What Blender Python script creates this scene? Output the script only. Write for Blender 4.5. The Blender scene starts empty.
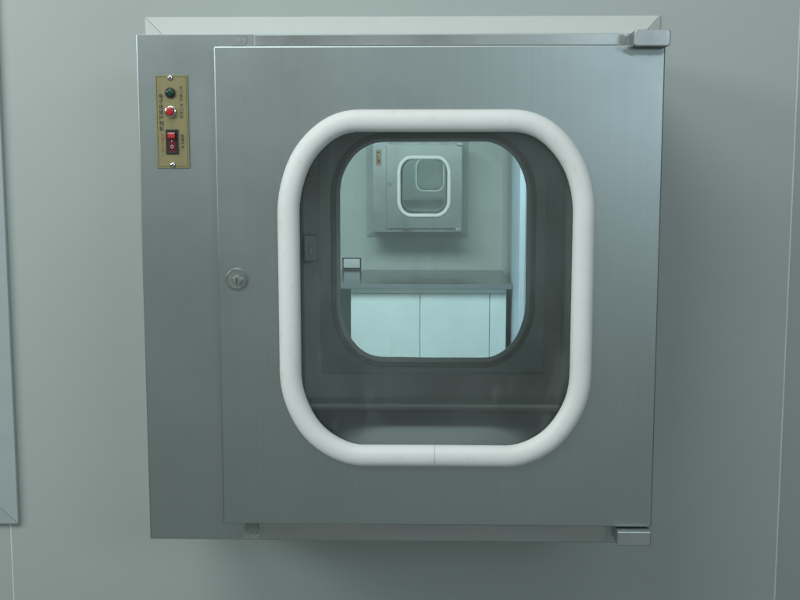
import bpy, bmesh, math, random
from mathutils import Vector, Matrix
random.seed(4)
sc = bpy.context.scene
COL = sc.collection
PI = math.pi

# ------------------------------------------------------------------ materials
def mat(name):
    m = bpy.data.materials.new(name); m.use_nodes = True
    nt = m.node_tree
    return m, nt, nt.nodes['Principled BSDF']

def mapped_noise(nt, scale_vec, scale, detail=4, rough=.55):
    tc = nt.nodes.new('ShaderNodeTexCoord'); mp = nt.nodes.new('ShaderNodeMapping')
    mp.inputs['Scale'].default_value = scale_vec
    nt.links.new(tc.outputs['Object'], mp.inputs['Vector'])
    n = nt.nodes.new('ShaderNodeTexNoise')
    n.inputs['Scale'].default_value = scale; n.inputs['Detail'].default_value = detail
    n.inputs['Roughness'].default_value = rough
    nt.links.new(mp.outputs['Vector'], n.inputs['Vector'])
    return n

def rng(nt, src, lo, hi, a=.3, b=.7):
    r = nt.nodes.new('ShaderNodeMapRange')
    r.inputs['From Min'].default_value = a; r.inputs['From Max'].default_value = b
    r.inputs['To Min'].default_value = lo; r.inputs['To Max'].default_value = hi
    nt.links.new(src, r.inputs['Value'])
    return r.outputs['Result']

def mixcol(nt, fac, c1, c2):
    x = nt.nodes.new('ShaderNodeMix'); x.data_type = 'RGBA'
    if hasattr(fac, 'links'): nt.links.new(fac, x.inputs[0])
    else: x.inputs[0].default_value = fac
    for i, c in ((6, c1), (7, c2)):
        if isinstance(c, tuple): x.inputs[i].default_value = (*c, 1)
        else: nt.links.new(c, x.inputs[i])
    return x.outputs[2]

def bump(nt, b, h, strength, dist=.001):
    k = nt.nodes.new('ShaderNodeBump'); k.inputs['Strength'].default_value = strength
    k.inputs['Distance'].default_value = dist
    nt.links.new(h, k.inputs['Height']); nt.links.new(k.outputs['Normal'], b.inputs['Normal'])

def steel(name, col, rough=.36, metal=1.0, grain=(400, 400, 3), smudge=.12, stain=None, gstr=.08):
    m, nt, b = mat(name)
    g = mapped_noise(nt, grain, 1.0, 3)
    s = mapped_noise(nt, (1, 1, 1), 7, 5, .6)
    c = mixcol(nt, rng(nt, g.outputs[0], 0, 1), tuple(v * .975 for v in col), tuple(min(1, v * 1.025) for v in col))
    c = mixcol(nt, rng(nt, s.outputs[0], 0, smudge * 1.3, .42, .7), c, tuple(v * .78 for v in col))
    fg = mapped_noise(nt, (1, 1, .8), 38, 5, .6)
    c = mixcol(nt, rng(nt, fg.outputs[0], 0, .16, .66, .78), c, tuple(v * .7 for v in col))
    sc1 = mapped_noise(nt, (grain[0] * 2.2, grain[1] * 2.2, grain[2] * 6), 1.0, 2)
    c = mixcol(nt, rng(nt, sc1.outputs[0], 0, .35, .68, .8), c, tuple(min(1, v * 1.5) for v in col))
    r = rng(nt, s.outputs[0], rough - smudge * .45, rough + smudge * .6)
    if stain:                                   # oily smear of its own outline below the hinge
        cx, cz, sx, sz = stain
        tc = nt.nodes.new('ShaderNodeTexCoord')
        mp = nt.nodes.new('ShaderNodeMapping'); mp.inputs['Location'].default_value = (-cx / sx, 0, -cz / sz)
        mp.inputs['Scale'].default_value = (1 / sx, 0, 1 / sz)
        nt.links.new(tc.outputs['Object'], mp.inputs['Vector'])
        L = nt.nodes.new('ShaderNodeVectorMath'); L.operation = 'LENGTH'
        nt.links.new(mp.outputs[0], L.inputs[0])
        n = mapped_noise(nt, (60, 60, 130), 1, 4, .6)
        a = nt.nodes.new('ShaderNodeMath'); a.operation = 'MULTIPLY_ADD'
        nt.links.new(n.outputs[0], a.inputs[0]); a.inputs[1].default_value = 1.3
        nt.links.new(L.outputs['Value'], a.inputs[2])
        f = rng(nt, a.outputs[0], .75, 0, 1.25, 1.65)
        c = mixcol(nt, f, c, (.13, .145, .14))
    nt.links.new(c, b.inputs['Base Color']); nt.links.new(r, b.inputs['Roughness'])
    b.inputs['Metallic'].default_value = metal
    b.inputs['Anisotropic'].default_value = .0
    b.inputs['Anisotropic Rotation'].default_value = .25
    bump(nt, b, g.outputs[0], gstr, .0002)
    return m

def plain(name, col, rough=.5, metal=0.0, var=.06, scale=30, spec=.5, bmp=0.0, coat=0):
    m, nt, b = mat(name)
    n = mapped_noise(nt, (1, 1, 1), scale, 4)
    c = mixcol(nt, rng(nt, n.outputs[0], 0, 1), tuple(v * (1 - var) for v in col), tuple(min(1, v * (1 + var)) for v in col))
    nt.links.new(c, b.inputs['Base Color'])
    nt.links.new(rng(nt, n.outputs[0], rough * .9, min(1, rough * 1.1)), b.inputs['Roughness'])
    b.inputs['Metallic'].default_value = metal
    b.inputs['Specular IOR Level'].default_value = spec
    b.inputs['Coat Weight'].default_value = coat
    if bmp: bump(nt, b, n.outputs[0], bmp, .001)
    return m

def wall_paint(name, col, rough=.42, spec=.5):
    m, nt, b = mat(name)
    big = mapped_noise(nt, (1, 1, 1), 2.2, 3)
    fine = mapped_noise(nt, (1, 1, 1), 420, 2)
    orange = mapped_noise(nt, (1, 1, 1), 55, 3)
    c = mixcol(nt, rng(nt, big.outputs[0], 0, 1), tuple(v * .965 for v in col), tuple(v * 1.03 for v in col))
    c = mixcol(nt, rng(nt, fine.outputs[0], 0, .10), c, tuple(v * .7 for v in col))
    mk = mapped_noise(nt, (9, 9, 3.5), 3, 6, .62)
    c = mixcol(nt, rng(nt, mk.outputs[0], 0, .22, .66, .80), c, tuple(v * .72 for v in col))
    nt.links.new(c, b.inputs['Base Color'])
    nt.links.new(rng(nt, big.outputs[0], rough - .04, rough + .05), b.inputs['Roughness'])
    b.inputs['Specular IOR Level'].default_value = spec
    bump(nt, b, orange.outputs[0], .05, .0006)
    return m

def gasket_mat():
    m, nt, b = mat('white_rubber')
    s = mapped_noise(nt, (1, 1, 1), 12, 5, .6)
    d = mapped_noise(nt, (1, 1, .6), 90, 4, .6)
    c = mixcol(nt, rng(nt, s.outputs[0], 0, .6), (.88, .875, .86), (.80, .79, .765))
    c = mixcol(nt, rng(nt, d.outputs[0], 0, .38, .6, .8), c, (.45, .46, .43))
    nt.links.new(c, b.inputs['Base Color'])
    b.inputs['Roughness'].default_value = .5
    bump(nt, b, d.outputs[0], .08, .0008)
    return m

def glass_mat():
    m = bpy.data.materials.new('window_glass'); m.use_nodes = True; nt = m.node_tree
    nt.nodes.clear()
    o = nt.nodes.new('ShaderNodeOutputMaterial')
    t = nt.nodes.new('ShaderNodeBsdfTransparent'); t.inputs[0].default_value = (.955, .975, .968, 1)
    g = nt.nodes.new('ShaderNodeBsdfGlossy'); g.inputs['Roughness'].default_value = .02
    g.inputs[0].default_value = (.9, .95, .95, 1)
    f = nt.nodes.new('ShaderNodeLayerWeight'); f.inputs[0].default_value = .12
    mm = nt.nodes.new('ShaderNodeMath'); mm.operation = 'MULTIPLY_ADD'
    nt.links.new(f.outputs['Fresnel'], mm.inputs[0]); mm.inputs[1].default_value = .6; mm.inputs[2].default_value = .034
    x = nt.nodes.new('ShaderNodeMixShader')
    nt.links.new(mm.outputs[0], x.inputs[0]); nt.links.new(t.outputs[0], x.inputs[1]); nt.links.new(g.outputs[0], x.inputs[2])
    # thin wiped film of dust
    d = nt.nodes.new('ShaderNodeBsdfDiffuse'); d.inputs[0].default_value = (.6, .66, .66, 1)
    n = mapped_noise(nt, (1, 1, .7), 7, 5, .55)
    n2 = mapped_noise(nt, (1.6, 1, .55), 14, 6, .65)
    ad = nt.nodes.new('ShaderNodeMath'); ad.operation = 'ADD'
    y = nt.nodes.new('ShaderNodeMixShader')
    nt.links.new(rng(nt, n.outputs[0], .016, .065, .4, .75), ad.inputs[0])
    nt.links.new(rng(nt, n2.outputs[0], 0, .08, .58, .8), ad.inputs[1])
    nt.links.new(ad.outputs[0], y.inputs[0])
    nt.links.new(x.outputs[0], y.inputs[1]); nt.links.new(d.outputs[0], y.inputs[2])
    nt.links.new(y.outputs[0], o.inputs[0])
    return m

M = dict(
    door=steel('brushed_steel_door', (.405, .455, .45), .39, smudge=.085),
    housing=steel('brushed_steel_housing', (.425, .475, .47), .38, smudge=.07),
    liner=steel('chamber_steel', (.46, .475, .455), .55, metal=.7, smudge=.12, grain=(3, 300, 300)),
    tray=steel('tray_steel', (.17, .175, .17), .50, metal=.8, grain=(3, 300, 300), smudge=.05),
    rail=steel('rail_steel', (.43, .45, .44), .36, smudge=.3, grain=(6, 6, 60), gstr=.05),
    hinge=steel('hinge_steel', (.50, .53, .53), .34, smudge=.35, grain=(40, 40, 40), gstr=.1),
    chrome=plain('chrome', (.75, .76, .76), .14, 1.0),
    lock=plain('worn_chrome', (.50, .53, .52), .3, 1.0, var=.08, scale=200),
    gasket=gasket_mat(), glass=glass_mat(),
    seal=plain('grey_seal_rubber', (.30, .31, .28), .6, var=.12),
    brass=plain('etched_brass_plate', (.29, .255, .125), .5, .2, var=.06, scale=60),
    ink=plain('black_ink', (.045, .045, .035), .6), redink=plain('red_ink', (.26, .045, .03), .6),
    white=plain('white_print', (.7, .65, .62), .6),
    green=plain('green_lens', (.006, .055, .032), .15, coat=.6), red=plain('red_plastic', (.50, .025, .03), .28, coat=.4),
    darkred=plain('dark_red_plastic', (.13, .012, .02), .3, coat=.3),
    black=plain('black_plastic', (.022, .028, .026), .4),
    film=plain('protective_film_remnant', (.30, .31, .29), .6, .3, var=.2, scale=260, bmp=.3),
    wall=wall_paint('painted_wall_panel', (.435, .475, .45)),
    wall_right=wall_paint('painted_wall_panel_shaded', (.375, .42, .395)),  # same wall paint, darkened to stand in for weaker light past the seam
    wall_far=wall_paint('painted_far_wall', (.50, .565, .53)),
    trim=plain('white_aluminium_trim', (.62, .65, .625), .38, .0, var=.02),
    alu=plain('grey_aluminium_trim', (.42, .475, .475), .36, .05, var=.03),
    bead=plain('silicone_bead', (.66, .72, .69), .45, var=.05),
    post=plain('pale_blue_post', (.56, .68, .78), .38, var=.03),
    cabinet=plain('cabinet_laminate', (.72, .82, .83), .4, var=.02, scale=8),
    top=steel('worktop_steel', (.115, .145, .155), .16, grain=(3, 200, 200), smudge=.08, gstr=.03),
    edge=plain('edge_strip_shaded', (.16, .19, .20), .5),  # dark grey stands in for shade on the worktop's front lip
    floor=plain('floor_vinyl', (.30, .34, .33), .35, var=.05, scale=3),
    ceil=plain('ceiling_panel', (.6, .64, .62), .6, var=.02),
    switch=plain('switch_plastic', (.68, .72, .72), .35, var=.02), dark=plain('dark_gap', (.03, .035, .035), .7),
)

# ------------------------------------------------------------------ helpers
def box(bm, x0, x1, y0, y1, z0, z1):
    vs = [bm.verts.new(p) for p in ((x0, y0, z0), (x1, y0, z0), (x1, y1, z0), (x0, y1, z0), (x0, y0, z1), (x1, y0, z1), (x1, y1, z1), (x0, y1, z1))]
    for f in ((0, 3, 2, 1), (4, 5, 6, 7), (0, 1, 5, 4), (1, 2, 6, 5), (2, 3, 7, 6), (3, 0, 4, 7)):
        bm.faces.new([vs[i] for i in f])
    return bm

def loops(bm, rings, closed=False):
    """bridge successive closed rings of equal length"""
    V = [[bm.verts.new(p) for p in r] for r in rings]
    n = len(V[0]); K = len(V)
    for k in range(K if closed else K - 1):
        a, b = V[k], V[(k + 1) % K]
        for i in range(n):
            j = (i + 1) % n
            bm.faces.new((a[i], a[j], b[j], b[i]))
    return V

def rrect(cx, cz, hx, hz, r, n=14, ez=1.0):
    pts = []; rz = r * ez
    for q, (sx, sz) in enumerate(((1, 1), (-1, 1), (-1, -1), (1, -1))):
        for k in range(n + 1):
            a = PI / 2 * (q + k / n)
            pts.append((cx + sx * (hx - r) + r * math.cos(a), cz + sz * (hz - rz) + rz * math.sin(a)))
    return pts

def to_rect(pts, cx, cz, x0, x1, z0, z1, n=14):
    """push each point of a rounded rectangle out to a rectangle; one point per corner is snapped to it"""
    out = []
    L = len(pts)
    for i, (x, z) in enumerate(pts):
        q, k = divmod(i, n + 1)
        sx, sz = ((1, 1), (-1, 1), (-1, -1), (1, -1))[q]
        X = x1 if sx > 0 else x0; Z = z1 if sz > 0 else z0
        t = k / n
        if q in (1, 3): t = 1 - t
        # t=0 -> on the vertical side, t=1 -> on the horizontal side
        zz = z + (Z - z) * min(1, t * 2); xx = x + (X - x) * min(1, (1 - t) * 2)
        if t < .5: out.append((X, zz))
        elif t > .5: out.append((xx, Z))
        else: out.append((X, Z))
    return out

def plate_with_hole(bm, x0, x1, z0, z1, y0, y1, c, h, r, n=14):
    pin = rrect(c[0], c[1], h[0], h[1], r, n, 1.22)
    pout = to_rect(pin, c[0], c[1], x0, x1, z0, z1, n)
    f = lambda P, y: [(x, y, z) for x, z in P]
    loops(bm, [f(pout, y0), f(pin, y0), f(pin, y1), f(pout, y1)], closed=True)
    return bm

def rect_tunnel(bm, seq):
    """rings (x0,x1,z0,z1,y)"""
    loops(bm, [[(x0, y, z0), (x1, y, z0), (x1, y, z1), (x0, y, z1)] for x0, x1, z0, z1, y in seq], closed=True)
    return bm

def sweep(bm, path, prof, y, close=True):
    """path: list of (x,z); prof: (u outwards, v towards -Y)"""
    N = len(path); rings = []
    for i in range(N):
        if close: a, b = path[i - 1], path[(i + 1) % N]
        else: a, b = path[max(0, i - 1)], path[min(N - 1, i + 1)]
        t = Vector((b[0] - a[0], b[1] - a[1])).normalized(); nrm = Vector((t.y, -t.x))
        rings.append([(path[i][0] + nrm.x * u, y - v, path[i][1] + nrm.y * u) for u, v in prof])
    V = loops(bm, rings, closed=close)
    if not close:
        bm.faces.new(V[0]); bm.faces.new(V[-1][::-1])
    return bm

def disc(bm, x, z, y_back, steps, seg=28):
    """lathe about Y: steps = (radius, forward)"""
    rings = [[(x + r * math.cos(2 * PI * i / seg), y_back - f, z + r * math.sin(2 * PI * i / seg)) for i in range(seg)] for r, f in steps]
    V = loops(bm, rings)
    bm.faces.new(V[0]); bm.faces.new(V[-1][::-1])
    return bm

def obj(name, bm, m, parent=None, bevel=0, smooth=False, origin=None):
    root = Vector(parent['_o']) if parent is not None else Vector(origin or (0, 0, 0))
    bmesh.ops.recalc_face_normals(bm, faces=bm.faces)
    bmesh.ops.translate(bm, verts=bm.verts, vec=-root)
    me = bpy.data.meshes.new(name); bm.to_mesh(me); bm.free()
    me.materials.append(m)
    o = bpy.data.objects.new(name, me); COL.objects.link(o)
    if parent is not None:
        o.parent = parent; o['_o'] = tuple(root)
    else:
        o.location = root; o['_o'] = tuple(root)
    if smooth:
        for p in me.polygons: p.use_smooth = True
    if bevel:
        b = o.modifiers.new('bevel', 'BEVEL'); b.width = bevel; b.segments = 2; b.limit_method = 'ANGLE'; b.angle_limit = math.radians(40)
        b.harden_normals = False
    return o

def tag(o, label, cat=None, group=None, kind=None):
    o['label'] = label
    if cat: o['category'] = cat
    if group: o['group'] = group
    if kind: o['kind'] = kind
    return o

def thing(name, loc, label, cat, group=None):
    o = bpy.data.objects.new(name, None); o.location = loc; o['_o'] = tuple(loc); o.empty_display_size = .1
    COL.objects.link(o)
    return tag(o, label, cat, group)

B = bmesh.new

# ------------------------------------------------------------------ lettering
def lettering(name, chars, x, z_top, pitch, size, m, parent, y, rot=0.0):
    """a column of characters, one under another, printed on a plate facing -Y"""
    cu = bpy.data.curves.new('tmp', 'FONT'); to = bpy.data.objects.new('tmp', cu); COL.objects.link(to)
    bm = B()
    for i, ch in enumerate(chars):
        cu.body = ch; cu.size = size; cu.align_x = 'CENTER'; cu.extrude = 0; cu.offset = size * .018; cu.resolution_u = 2
        dg = bpy.context.evaluated_depsgraph_get(); dg.update()
        ev = to.evaluated_get(dg); me = ev.to_mesh()
        t = B(); t.from_mesh(me); ev.to_mesh_clear()
        if not t.verts: t.free(); continue
        xs = [v.co.x for v in t.verts]; ys = [v.co.y for v in t.verts]
        c = Vector(((min(xs) + max(xs)) / 2, (min(ys) + max(ys)) / 2, 0))
        bmesh.ops.translate(t, verts=t.verts, vec=-c)
        mp = {}
        for v in t.verts:
            p = Matrix.Rotation(rot, 2) @ Vector((v.co.x, v.co.y))
            mp[v] = bm.verts.new((x + p.x, y, z_top - pitch * (i + .5) + p.y))
        for f in t.faces: bm.faces.new([mp[v] for v in f.verts])
        t.free()
    bpy.data.objects.remove(to); bpy.data.curves.remove(cu)
    r = bmesh.ops.extrude_face_region(bm, geom=list(bm.faces))
    bmesh.ops.translate(bm, verts=[g for g in r['geom'] if isinstance(g, bmesh.types.BMVert)], vec=(0, -.00012, 0))
    return obj(name, bm, m, parent)

# ------------------------------------------------------------------ the pass box
GC = (.0095, 1.3395)          # centre of the window
FX0, FX1, FZ0, FZ1 = -.367, .2918, 1.005, 1.660
DX0, DX1, DZ0, DZ1 = -.2652, .2893, 1.0343, 1.643

def build_pass_box():
    root = thing('pass_box', (-.036, 0, FZ0), 'nearest and largest steel pass box, white ring round its door window', 'pass box', 'steel pass boxes one behind another')
    op = (-.196, .213, 1.115, 1.565)
    # housing
    bm = B()
    rect_tunnel(bm, [(FX0, FX1, FZ0, FZ1, -.30), (*op, -.30), (*op, -.288), (FX0 + .003, FX1 - .003, FZ0 + .003, FZ1 - .003, -.288),
                     (FX0 + .003, FX1 - .003, FZ0 + .003, FZ1 - .003, .288), (*op, .288), (*op, .30), (FX0, FX1, FZ0, FZ1, .30)])
    obj('housing', bm, M['housing'], root, bevel=.0012)
    # inner chamber
    bm = B(); ch = (-.225, .242, 1.056, 1.625)
    loops(bm, [[(x0, y, z0), (x1, y, z0), (x1, y, z1), (x0, y, z1)] for x0, x1, z0, z1, y in
               ((*op, -.2875), (*ch, -.2875), (*ch, .2875), (*op, .2875))])
    cm = obj('chamber', bm, M['liner'], root)
    for s in (-1, 1):
        bm = B(); box(bm, ch[0] + .001, ch[1] - .001, *sorted((s * .235, s * .286)), ch[2] + .001, ch[2] + .016)
        obj('floor_ledge', bm, M['liner'], cm, bevel=.006)
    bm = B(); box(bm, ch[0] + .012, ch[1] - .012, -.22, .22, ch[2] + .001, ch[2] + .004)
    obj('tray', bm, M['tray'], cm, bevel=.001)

    # two doors, the rear one mirrored front to back
    for s in (1, -1):
        Y = lambda v: v * s
        bm = B()
        plate_with_hole(bm, DX0, DX1, DZ0, DZ1, *sorted((Y(-.322), Y(-.3015))), GC, (.181, .209), .092)
        d = obj('door', bm, M['door'], root, bevel=.0018)
        # white ring, cut once at the bottom where its ends meet
        pts = rrect(*GC, .1845, .2125, .0925, 16, 1.22)
        path = [(GC[0] + .00016, GC[1] - .2125)] + pts[51:] + pts[:51] + [(GC[0] - .00016, GC[1] - .2125)]
        prof = []
        for q in range(17):
            a = PI * q / 16
            prof.append((.0138 * math.cos(a), (.0135 * math.sin(a) ** .8)))
        prof = prof + [(-.0138, -.0005), (.0138, -.0005)]
        R = random.Random(9 + s)
        ph = [R.uniform(0, 6.3) for _ in range(6)]
        wob = lambda t: .00035 * math.sin(t * 5 + ph[0]) + .0003 * math.sin(t * 11 + ph[1]) + .00018 * math.sin(t * 23 + ph[2])
        path = [(GC[0] + (x - GC[0]) * (1 + 5 * wob(math.atan2(z - GC[1], x - GC[0]))), GC[1] + (z - GC[1]) * (1 + 5 * wob(math.atan2(z - GC[1], x - GC[0])))) for x, z in path]
        bm = B(); sweep(bm, path, prof, 0, close=False)
        for v in bm.verts: v.co.y = (v.co.y - .3215) * s
        g = obj('window_gasket', bm, M['gasket'], d, smooth=True)
        em = g.modifiers.new('split', 'EDGE_SPLIT'); em.split_angle = math.radians(50)
        # inner seal seen from inside
        ip = rrect(*GC, .1805, .2080, .0905, 14, 1.22)
        bm = B(); prof = [(.006, 0), (.006, .002), (.003, .003), (-.002, .0028), (-.004, .001), (-.004, 0)]
        sweep(bm, ip, [(u, -v) for u, v in prof], 0)
        for v in bm.verts: v.co.y = (v.co.y - .3012) * s
        obj('inner_seal', bm, M['seal'], d, smooth=False, bevel=.0008)
        # pane
        bm = B(); pp = rrect(*GC, .1802, .2082, .0912, 14, 1.22)
        y0, y1 = Y(-.315), Y(-.310)
        V = loops(bm, [[(x, y0, z) for x, z in pp], [(x, y1, z) for x, z in pp]])
        bm.faces.new(V[0]); bm.faces.new(V[1][::-1])
        obj('window_pane', bm, M['glass'], d)
        # knob
        kx, kz = -.2412, 1.3542
        bm = B(); disc(bm, kx, kz, 0, [(.0140, 0), (.0140, .0016), (.0134, .0024), (.0126, .0024), (.0118, .0014), (.0100, .0011), (.004, .0012)])
        for v in bm.verts: v.co.y = (v.co.y - .322) * s
        kb = obj('door_lock', bm, M['lock'], d, smooth=True)
        kb.modifiers.new('split', 'EDGE_SPLIT').split_angle = math.radians(40)
        bm = B(); disc(bm, kx + .001, kz - .001, 0, [(.0062, .001), (.0062, .0075), (.0055, .0085), (.003, .0088)])
        for v in bm.verts: v.co.y = (v.co.y - .322) * s
        kc = obj('lock_cylinder', bm, M['lock'], kb, smooth=True)
        kc.modifiers.new('split', 'EDGE_SPLIT').split_angle = math.radians(40)
        bm = B(); box(bm, kx + .0004, kx + .0016, *sorted((Y(-.3305), Y(-.3312))), kz - .0045, kz + .0025)
        obj('key_slot', bm, M['black'], kc)
        # hinges, set on the housing face
        bm = B()
        P = rrect(.2698, 1.6498, .0220, .0100, .0040, 5)
        V = loops(bm, [[(x, Y(-.3005), z) for x, z in P], [(x, Y(-.338), z) for x, z in P]])
        bm.faces.new(V[0]); bm.faces.new(V[1][::-1])
        obj('hinge', bm, M['hinge'], root, bevel=.0014)
        bm = B(); box(bm, .2432, .2862, *sorted((Y(-.3003), Y(-.336))), 1.0135, 1.0328)
        obj('hinge', bm, M['hinge'], root, bevel=.0014)
        bm = B(); disc(bm, 0, 0, 0, [(.0030, 0), (.0030, .0025)], 14)
        for v in bm.verts: v.co = Vector((v.co.x + .278, (v.co.z) * .6 + Y(-.322), 1.0118 + v.co.y * .9))
        obj('hinge_pin', bm, M['dark'], root)
        # rests of protective film on the housing strip beside the door
        for (x0, x1, z0, z1, seed) in ((-.247, -.226, 1.6455, 1.6585, 1), (.236, .2435, 1.6445, 1.6585, 2), (-.242, -.220, 1.0065, 1.030, 3)):
            R = random.Random(seed); bm = B(); n = 22; ring = []
            for i in range(n):
                a = 2 * PI * i / n; ca, sa = math.cos(a), math.sin(a)
                k = 1 / max(abs(ca), abs(sa)) * R.uniform(.82, 1)
                ring.append(((x0 + x1) / 2 + ca * k * (x1 - x0) / 2, (z0 + z1) / 2 + sa * k * (z1 - z0) / 2))
            V = loops(bm, [[(x, Y(-.3001), z) for x, z in ring], [(x, Y(-.3006), z) for x, z in ring]])
            bm.faces.new(V[0]); bm.faces.new(V[1][::-1])
            obj('film_remnant', bm, M['film'], root)
        for z0, z1 in ((1.0068, 1.0312), (1.6452, 1.6586)):
            bm = B(); box(bm, -.2175, .2345, *sorted((Y(-.3003), Y(-.3022))), z0, z1)
            obj('face_rail', bm, M['rail'], root, bevel=.0005)
        # strike of the latch, inside
        bm = B(); box(bm, -.222, -.200, *sorted((Y(-.2865), Y(-.262))), 1.325, 1.372)
        lk = obj('latch_strike', bm, M['liner'], root, bevel=.0015)
        bm = B(); box(bm, -.212, -.2055, *sorted((Y(-.262), Y(-.2575))), 1.336, 1.352)
        obj('latch_bolt', bm, M['chrome'], lk, bevel=.001)

    # control plate on the housing
    px0, px1, pz0, pz1 = -.3440, -.3025, 1.4935, 1.6098
    pc = (px0 + px1) / 2
    bm = B(); box(bm, px0, px1, -.3018, -.3003, pz0, pz1)
    pl = obj('control_plate', bm, M['brass'], root, bevel=.0004)
    bm = B(); i, w = .0018, .0005
    rect_tunnel(bm, [(px0 + i, px1 - i, pz0 + i, pz1 - i, -.30192), (px0 + i + w, px1 - i - w, pz0 + i + w, pz1 - i - w, -.30192),
                     (px0 + i + w, px1 - i - w, pz0 + i + w, pz1 - i - w, -.3017), (px0 + i, px1 - i, pz0 + i, pz1 - i, -.3017)])
    obj('plate_border', bm, M['ink'], pl)
    for (x, z) in ((-.3245, 1.6062), (-.3238, 1.4975)):
        bm = B(); disc(bm, x, z, -.3018, [(.0037, 0), (.0037, .0006), (.0031, .0015), (.0018, .002), (.0005, .0021)], 20)
        so = obj('screw', bm, M['chrome'], pl, smooth=True)
        so.modifiers.new('split', 'EDGE_SPLIT').split_angle = math.radians(45)
        bm = B(); box(bm, x - .0018, x + .0018, -.3041, -.3036, z - .0003, z + .0003); box(bm, x - .0003, x + .0003, -.30415, -.30365, z - .0018, z + .0018)
        obj('cross_slot', bm, M['dark'], so)
    for nm, z, m, r in (('indicator_lamp', 1.5877, 'green', .0046), ('push_button', 1.5642, 'red', .0053)):
        R = r + .0019
        bm = B(); disc(bm, -.3248, z, -.3018, [(R, 0), (R, .0024), (R - .0006, .003), (r + .0002, .0031), (r + .0001, .0022)], 28)
        bz = obj(nm, bm, M['chrome'] if m == 'red' else M['black'], pl, smooth=True)
        bz.modifiers.new('split', 'EDGE_SPLIT').split_angle = math.radians(40)
        tall = .0075 if m == 'red' else .0042
        bm = B(); disc(bm, -.3248, z, -.3021, [(r, 0), (r, tall - .001), (r * .88, tall - .0002), (r * .6, tall + .0002), (r * .2, tall + .0004)], 28)
        cp = obj('button_cap' if m == 'red' else 'lamp_lens', bm, M[m], bz, smooth=True)
        cp.modifiers.new('split', 'EDGE_SPLIT').split_angle = math.radians(50)
        tag(bz, 'red push button in a chrome collar' if m == 'red' else 'small green indicator lamp')
    sx, sz = -.3238, 1.5268
    bm = B(); rect_tunnel(bm, [(sx - .0079, sx + .0079, sz - .0155, sz + .0155, -.3018), (sx - .0079, sx + .0079, sz - .0155, sz + .0155, -.3038),
                               (sx - .0052, sx + .0052, sz - .0122, sz + .0122, -.3038), (sx - .0052, sx + .0052, sz - .0122, sz + .0122, -.3018)])
    sw = obj('rocker_switch', bm, M['black'], pl, bevel=.0006); tag(sw, 'black framed rocker switch with a red rocker')
    bm = B()
    prof = [(-.0120, -.3036), (-.006, -.3040), (.001, -.3044), (.0035, -.3060), (.0085, -.3074), (.0118, -.3064), (.0118, -.3020), (-.0120, -.3020)]
    a = [bm.verts.new((sx - .005, y, sz + z)) for z, y in prof]; b = [bm.verts.new((sx + .005, y, sz + z)) for z, y in prof]
    n = len(prof)
    for k in range(n): bm.faces.new((a[k], a[(k + 1) % n], b[(k + 1) % n], b[k]))
    bm.faces.new(a[::-1]); bm.faces.new(b)
    rk = obj('rocker', bm, M['darkred'], sw, bevel=.0004)
    bm = B(); box(bm, sx - .0046, sx + .0046, -.3082, -.306, sz + .0040, sz + .0108)
    obj('rocker_top', bm, M['red'], sw, bevel=.0016)
    bm = B(); box(bm, sx - .0003, sx + .0003, -.3052, -.3042, sz - .0008, sz + .0020)
    obj('on_mark', bm, M['white'], sw)
    bm = B(); P = rrect(sx, sz - .0062, .0018, .0020, .0017, 5); Q = rrect(sx, sz - .0062, .0012, .0014, .0011, 5)
    loops(bm, [[(x, -.3042, z) for x, z in P], [(x, -.3042, z) for x, z in Q], [(x, -.3036, z) for x, z in Q], [(x, -.3036, z) for x, z in P]], closed=True)
    obj('off_mark', bm, M['white'], sw)
    yy = -.30181
    lettering('lettering', '电子连锁控制板', -.3368, 1.5872, .0068, .0062, M['ink'], pl, yy)
    lettering('lettering', 'LOTIC', -.3358, 1.5385, .0050, .0058, M['redink'], pl, yy)
    lettering('lettering', '开门指示', -.3113, 1.5960, .0048, .0043, M['ink'], pl, yy)
    lettering('lettering', '开门开关', -.3111, 1.5742, .0047, .0043, M['ink'], pl, yy)
    lettering('lettering', '电源开关', -.3107, 1.5365, .0047, .0043, M['ink'], pl, yy)
    return root

boxA = build_pass_box()

def kids(o): return [c for c in bpy.data.objects if c.parent == o]
def copy_tree(o, parent=None):
    cs = kids(o); c = o.copy(); COL.objects.link(c); c.parent = parent
    for ch in cs: copy_tree(ch, c)
    return c
OFF2 = (-.041, 6.75, -.012); OFF3 = (.015, 13.49, 0)
boxB = copy_tree(boxA); boxB.location = Vector(boxA['_o']) + Vector(OFF2)
boxC = copy_tree(boxA); boxC.location = Vector(boxA['_o']) + Vector(OFF3)
boxB['label'] = 'middle steel pass box on the far wall above the worktop'
boxC['label'] = 'tiny farthest pass box, seen only through the window of the middle pass box'

# the smear below the upper hinge exists only on the nearest front door
dm = steel('brushed_steel_smeared_door', (.405, .455, .45), .39, smudge=.085, stain=(.265 + .036, 1.637 - FZ0, .034, .0085))
first = [o for o in kids(boxA) if o.name.startswith('door')]
fd = [o for o in first if min(v.co.y for v in o.data.vertices) < -.31][0]
fd.data = fd.data.copy(); fd.data.materials[0] = dm

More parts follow.
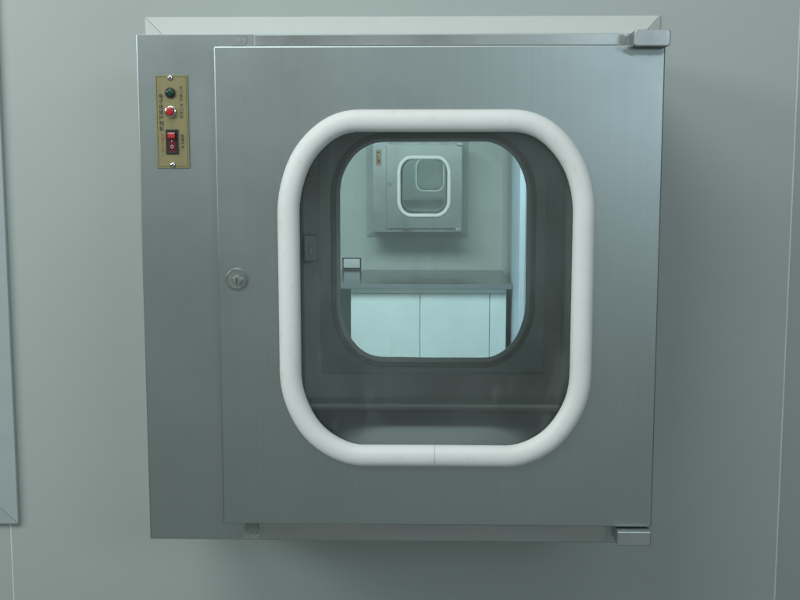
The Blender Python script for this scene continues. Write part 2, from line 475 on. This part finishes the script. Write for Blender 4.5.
# ------------------------------------------------------------------ wall frames round each box
def wall_frame(off, label, m='trim'):
    ox, oy, oz = off
    X0, X1, Z0, Z1 = -.4305, .347, .945, 1.7195
    r = thing('wall_frame', (-.036 + ox, oy, Z0 + oz), label, 'wall frame', 'mitred frames round the pass boxes')
    inn = (FX0 - .001, FX1 + .001, FZ0 - .001, FZ1 + .001)
    A = [(X0, Z0), (X1, Z0), (X1, Z1), (X0, Z1)]; I = [(inn[0], inn[2]), (inn[1], inn[2]), (inn[1], inn[3]), (inn[0], inn[3])]
    for k in range(4):
        j = (k + 1) % 4
        bm = B()
        def e(P, y): return (P[0] + ox, oy + y, P[1] + oz)
        g = .0003
        def sh(P, Q, t=g):    # pull each end in by a hair so the mitre shows
            d = (Vector(Q) - Vector(P)).normalized() * t; return (P[0] + d.x, P[1] + d.y)
        a0, a1 = sh(A[k], A[j]), sh(A[j], A[k]); i0, i1 = sh(I[k], I[j]), sh(I[j], I[k])
        q = [e(a0, -.0005), e(a0, -.003), e(i0, -.030), e(i0, -.0005)]
        p = [e(a1, -.0005), e(a1, -.003), e(i1, -.030), e(i1, -.0005)]
        loops(bm, [q, p]); vs = bm.verts; vs.ensure_lookup_table()
        bm.faces.new([vs[0], vs[1], vs[2], vs[3]]); bm.faces.new([vs[7], vs[6], vs[5], vs[4]])
        obj('frame_side', bm, M[m], r, bevel=.0008)
wall_frame((0, 0, 0), 'pale mitred trim frame on the near wall behind the nearest pass box')
wall_frame(OFF2, 'pale mitred trim frame on the far wall round the middle, distant pass box', 'alu')  # darker grey material stands in for the shade on this frame

# ------------------------------------------------------------------ walls, floor, ceilings
def panel(name, x0, x1, z0, z1, y0, y1, hole, label, m, bev=0.0):
    bm = B()
    if hole:
        hx0, hx1, hz0, hz1 = hole
        rect_tunnel(bm, [(x0, x1, z0, z1, y0), (hx0, hx1, hz0, hz1, y0), (hx0, hx1, hz0, hz1, y1), (x0, x1, z0, z1, y1)])
    else: box(bm, x0, x1, y0, y1, z0, z1)
    o = obj(name, bm, m, origin=(0, 0, 0), bevel=bev)
    return tag(o, label, 'wall', kind='structure')
H = (FX0, FX1, FZ0, FZ1)
SL, SR = -.6722, .5555
panel('wall', -2.6, SL - .0012, 0, 2.7, 0, .08, (-1.75, -.684, .955, 2.3), 'pale wall panel left of the near pass box, holding the window', M['wall'], .001)
panel('wall', SL + .0012, SR - .0012, 0, 2.7, 0, .08, H, 'pale grey green wall panel that the nearest pass box goes through', M['wall'], .001)
panel('wall', SR + .0012, 3.0, 0, 2.7, .0005, .08, None, 'pale wall panel along the right edge of the picture', M['wall_right'], .001)
for x, z1, lb in ((SL, .9255, 'short pale sealant line between wall panels below the window frame'), (SR, 2.7, 'long pale vertical sealant line between wall panels right of the pass box')):
    bm = B(); box(bm, x - .0012, x + .0012, .0002, .02, 0, z1)
    tag(obj('sealant_line', bm, M['bead'], origin=(x, 0, 0)), lb, 'sealant line')

# window at the left edge
wf = thing('wall_window', (-1.2, 0, .9255), 'window with mitred grey aluminium frame at the left edge of the near wall', 'window')
X0, X1, Z0, Z1 = -1.78, -.6555, .9255, 2.33
A = [(X0, Z0), (X1, Z0), (X1, Z1), (X0, Z1)]; w = .031
I = [(X0 + w, Z0 + w), (X1 - w, Z0 + w), (X1 - w, Z1 - w), (X0 + w, Z1 - w)]
for k in range(4):
    j = (k + 1) % 4; bm = B()
    d = Vector((A[j][0] - A[k][0], A[j][1] - A[k][1])).normalized() * .0003
    a0, a1 = (A[k][0] + d.x, A[k][1] + d.y), (A[j][0] - d.x, A[j][1] - d.y)
    i0, i1 = (I[k][0] + d.x, I[k][1] + d.y), (I[j][0] - d.x, I[j][1] - d.y)
    q = [(a0[0], -.0004, a0[1]), (a0[0], -.010, a0[1]), (i0[0], -.014, i0[1]), (i0[0], .03, i0[1])]
    p = [(a1[0], -.0004, a1[1]), (a1[0], -.010, a1[1]), (i1[0], -.014, i1[1]), (i1[0], .03, i1[1])]
    loops(bm, [q, p]); vs = bm.verts; vs.ensure_lookup_table()
    bm.faces.new([vs[0], vs[1], vs[2], vs[3]]); bm.faces.new([vs[7], vs[6], vs[5], vs[4]])
    obj('frame_side', bm, M['alu'], wf, bevel=.001)
bm = B(); box(bm, X0 + w + .001, X1 - w - .001, .012, .017, Z0 + w + .001, Z1 - w - .001)
obj('window_pane', bm, M['glass'], wf)

# second room
YB = OFF2[1]
RX = .615
h2 = (FX0 + OFF2[0], FX1 + OFF2[0], FZ0 + OFF2[2], FZ1 + OFF2[2])
panel('wall', -2.6, RX + .08, 0, 2.7, YB, YB + .08, h2, 'far pale green wall behind the worktop with the middle pass box through it', M['wall_far'])
panel('wall', RX, RX + .08, 0, 2.7, .081, YB - .001, None, 'bright side wall at the right of the room behind the near box', M['wall_far'])
h3 = (FX0 + OFF3[0], FX1 + OFF3[0], FZ0, FZ1); YC = OFF3[1]
panel('wall', -2.6, RX + .08, 0, 2.7, YC, YC + .08, h3, 'farthest room wall carrying the tiny pass box', M['wall_far'])
panel('wall', -2.6, RX + .08, 0, 2.7, YC + 4, YC + 4.08, None, 'plain end wall behind the farthest pass box', M['wall_far'])
panel('wall', RX, RX + .08, 0, 2.7, YB + .081, YC - .001, None, 'side wall of the room beyond the far wall', M['wall_far'])
panel('wall', RX, RX + .08, 0, 2.7, YC + .081, YC + 3.999, None, 'side wall of the last room', M['wall_far'])
panel('wall', -2.68, -2.6, 0, 2.7, .0, YC + 4, None, 'left side wall of the rooms behind the near wall', M['wall_far'])
bm = B(); box(bm, -2.68, RX + .08, .0, YC + 4.08, 2.7, 2.78)
tag(obj('ceiling', bm, M['ceil']), 'white ceiling of the rooms behind the near wall', kind='structure')
bm = B(); box(bm, -4, 4, -1.9, YC + 6, -.06, 0)
tag(obj('floor', bm, M['floor']), 'grey floor', kind='structure')
# rounded corner trim and post
bm = B(); n = 10; r = .045; xa, yb = RX - .0005, YB - .0005

# concave cove: centre in the room
arc = [(xa - r - .0 + r * math.sin(t), yb - r + r * math.cos(t)) for t in [PI / 2 * k / n for k in range(n + 1)]]
poly = [arc[0]] + arc[1:] + [(xa, yb)]
lo = [bm.verts.new((x, y, .001)) for x, y in poly]; hi = [bm.verts.new((x, y, 2.699)) for x, y in poly]
n = len(poly)
for k in range(n): bm.faces.new((lo[k], lo[(k + 1) % n], hi[(k + 1) % n], hi[k]))
bm.faces.new(lo[::-1]); bm.faces.new(hi)
tag(obj('corner_cove', bm, M['alu'], origin=(xa, yb, 0)), 'rounded grey corner trim where the far wall meets the bright side wall', 'corner trim')
bm = B(); box(bm, RX - .038, RX - .0005, 5.25, 5.90, .001, 2.699)
tag(obj('wall_post', bm, M['post'], origin=(RX, 5.6, 0), bevel=.004), 'pale blue vertical panel strip standing on the side wall beside the worktop', 'wall panel')

# worktop and cabinet
WT = thing('workbench', (0, 6.2, 0), 'steel topped workbench with pale blue cabinet doors below the distant pass box', 'workbench')
bm = B(); box(bm, -1.9, .574, 5.74, YB - .002, .652, .682)
obj('worktop', bm, M['top'], WT)
bm = B(); box(bm, -1.9, .574, 5.728, 5.7395, .650, .6815)  # strip added over the front lip, coloured as its shadow
obj('edge_strip', bm, M['edge'], WT, bevel=.002)
bm = B(); box(bm, -.53, .538, 5.80, YB - .05, .10, .6515)
cb = obj('cabinet_body', bm, M['cabinet'], WT)
xs = [-.528, -.0545, .424, .537]
for a, b in zip(xs[:-1], xs[1:]):
    bm = B(); box(bm, a + .0025, b - .0025, 5.780, 5.7995, .105, .612); obj('cabinet_door', bm, M['cabinet'], WT, bevel=.0015)
bm = B(); box(bm, -.5255, .5345, 5.781, 5.7995, .6165, .646); obj('top_rail', bm, M['cabinet'], WT, bevel=.0015)
bm = B(); box(bm, -.51, .52, 5.84, YB - .06, .001, .0995); obj('plinth', bm, M['black'], WT)
for x in (-1.86, -.72):
    bm = B(); box(bm, x - .02, x + .02, 5.80, 5.84, .001, .6515); obj('leg', bm, M['alu'], WT, bevel=.002)

# socket on the far wall
so = thing('wall_switch', (-.582, YB, .672), 'small white double switch plate with dark rim on the far wall just above the worktop', 'switch')
bm = B(); box(bm, -.659, -.515, YB - .009, YB - .0005, .688, .776); obj('back_plate', bm, M['black'], so, bevel=.002)
bm = B(); box(bm, -.650, -.524, YB - .016, YB - .0085, .697, .767); fp = obj('face_plate', bm, M['switch'], so, bevel=.003)
for a in (-.643, -.585):
    bm = B(); box(bm, a, a + .052, YB - .019, YB - .0155, .706, .758); obj('rocker', bm, M['switch'], fp, bevel=.002)

# ------------------------------------------------------------------ camera
cd = bpy.data.cameras.new('camera'); cam = bpy.data.objects.new('camera', cd); COL.objects.link(cam)
cam.location = (0, -1.70, 1.50)
cam.rotation_euler = (PI / 2 - math.atan(137 / 1100), 0, math.atan(28 / 1100))
cd.sensor_width = 36; cd.lens = 49.5; cd.clip_start = .02; cd.clip_end = 100
sc.camera = cam

# ------------------------------------------------------------------ light
def area(name, loc, target, sx, sy, power, col):
    l = bpy.data.lights.new(name, 'AREA'); l.shape = 'RECTANGLE'; l.size = sx; l.size_y = sy; l.energy = power; l.color = col
    o = bpy.data.objects.new(name, l); COL.objects.link(o); o.location = loc
    o.rotation_euler = (Vector(target) - Vector(loc)).to_track_quat('-Z', 'Y').to_euler()
    return o
area('ceiling_or_fill_lamp', (-2.0, -1.5, 2.2), (-.6, 0, 1.1), 1.2, .6, 18, (.89, .99, .985))
area('ceiling_or_fill_lamp', (-.8, -1.9, 2.95), (-.4, 0, 1.2), 1.2, .6, 19, (.90, .99, .98))
area('ceiling_or_fill_lamp', (1.25, -3.0, 2.1), (.2, 0, 1.6), .9, .6, 12.5, (.72, .89, 1.0))  # unseen bluish source, added for the glow on the door's upper right
area('ceiling_or_fill_lamp', (.1, -1.3, 3.3), (.1, -.6, 0), 2.2, 1.0, 9, (.93, 1.0, .97))  # overhead fill, added to brighten the frame top and right wall
area('ceiling_or_fill_lamp', (-.5, 4.3, 2.66), (-.5, 4.7, 0), 2.0, 1.3, 128, (.80, .96, 1.0))
area('ceiling_or_fill_lamp', (-.3, 8.9, 2.66), (-.3, 8.9, 0), 1.4, .8, 55, (.80, .96, 1.0))  # added behind the middle box to brighten its chamber through the rear pane
area('ceiling_or_fill_lamp', (-.7, 11.6, 2.66), (-.7, 11.8, 0), 1.2, .6, 38, (.80, .96, 1.0))
area('ceiling_or_fill_lamp', (-.7, 15.5, 2.66), (-.7, 15.5, 0), 1.2, .6, 45, (.80, .96, 1.0))
# the dim room behind the camera: its far side a little lighter than its flanks, its floor darkest
wd = bpy.data.worlds.new('World'); sc.world = wd; wd.use_nodes = True
nt = wd.node_tree; bg = nt.nodes['Background']
tc = nt.nodes.new('ShaderNodeTexCoord'); sp = nt.nodes.new('ShaderNodeSeparateXYZ')
nt.links.new(tc.outputs['Generated'], sp.inputs[0])
r = nt.nodes.new('ShaderNodeValToRGB'); nt.links.new(rng(nt, sp.outputs['Z'], 0, 1, -.6, .8), r.inputs[0])
r.color_ramp.elements[0].color = (.26, .305, .295, 1); r.color_ramp.elements[1].color = (.26, .30, .29, 1)
e = r.color_ramp.elements.new(.36); e.color = (.29, .33, .315, 1)
e = r.color_ramp.elements.new(.50); e.color = (.31, .35, .34, 1)
side = rng(nt, sp.outputs['Y'], 1.55, .22, -1, -.35)
vm = nt.nodes.new('ShaderNodeVectorMath'); vm.operation = 'SCALE'
nt.links.new(r.outputs[0], vm.inputs[0]); nt.links.new(side, vm.inputs['Scale'])
nt.links.new(vm.outputs[0], bg.inputs[0]); bg.inputs[1].default_value = .55

sc.view_settings.view_transform = 'Standard'; sc.view_settings.look = 'None'
sc.view_settings.exposure = 0; sc.view_settings.gamma = 1
sc.cycles.transparent_max_bounces = 40; sc.cycles.max_bounces = 10; sc.cycles.diffuse_bounces = 5
sc.cycles.use_denoising = True
sc.cycles.sample_clamp_indirect = 4
for o in bpy.data.objects:
    if '_o' in o: del o['_o']
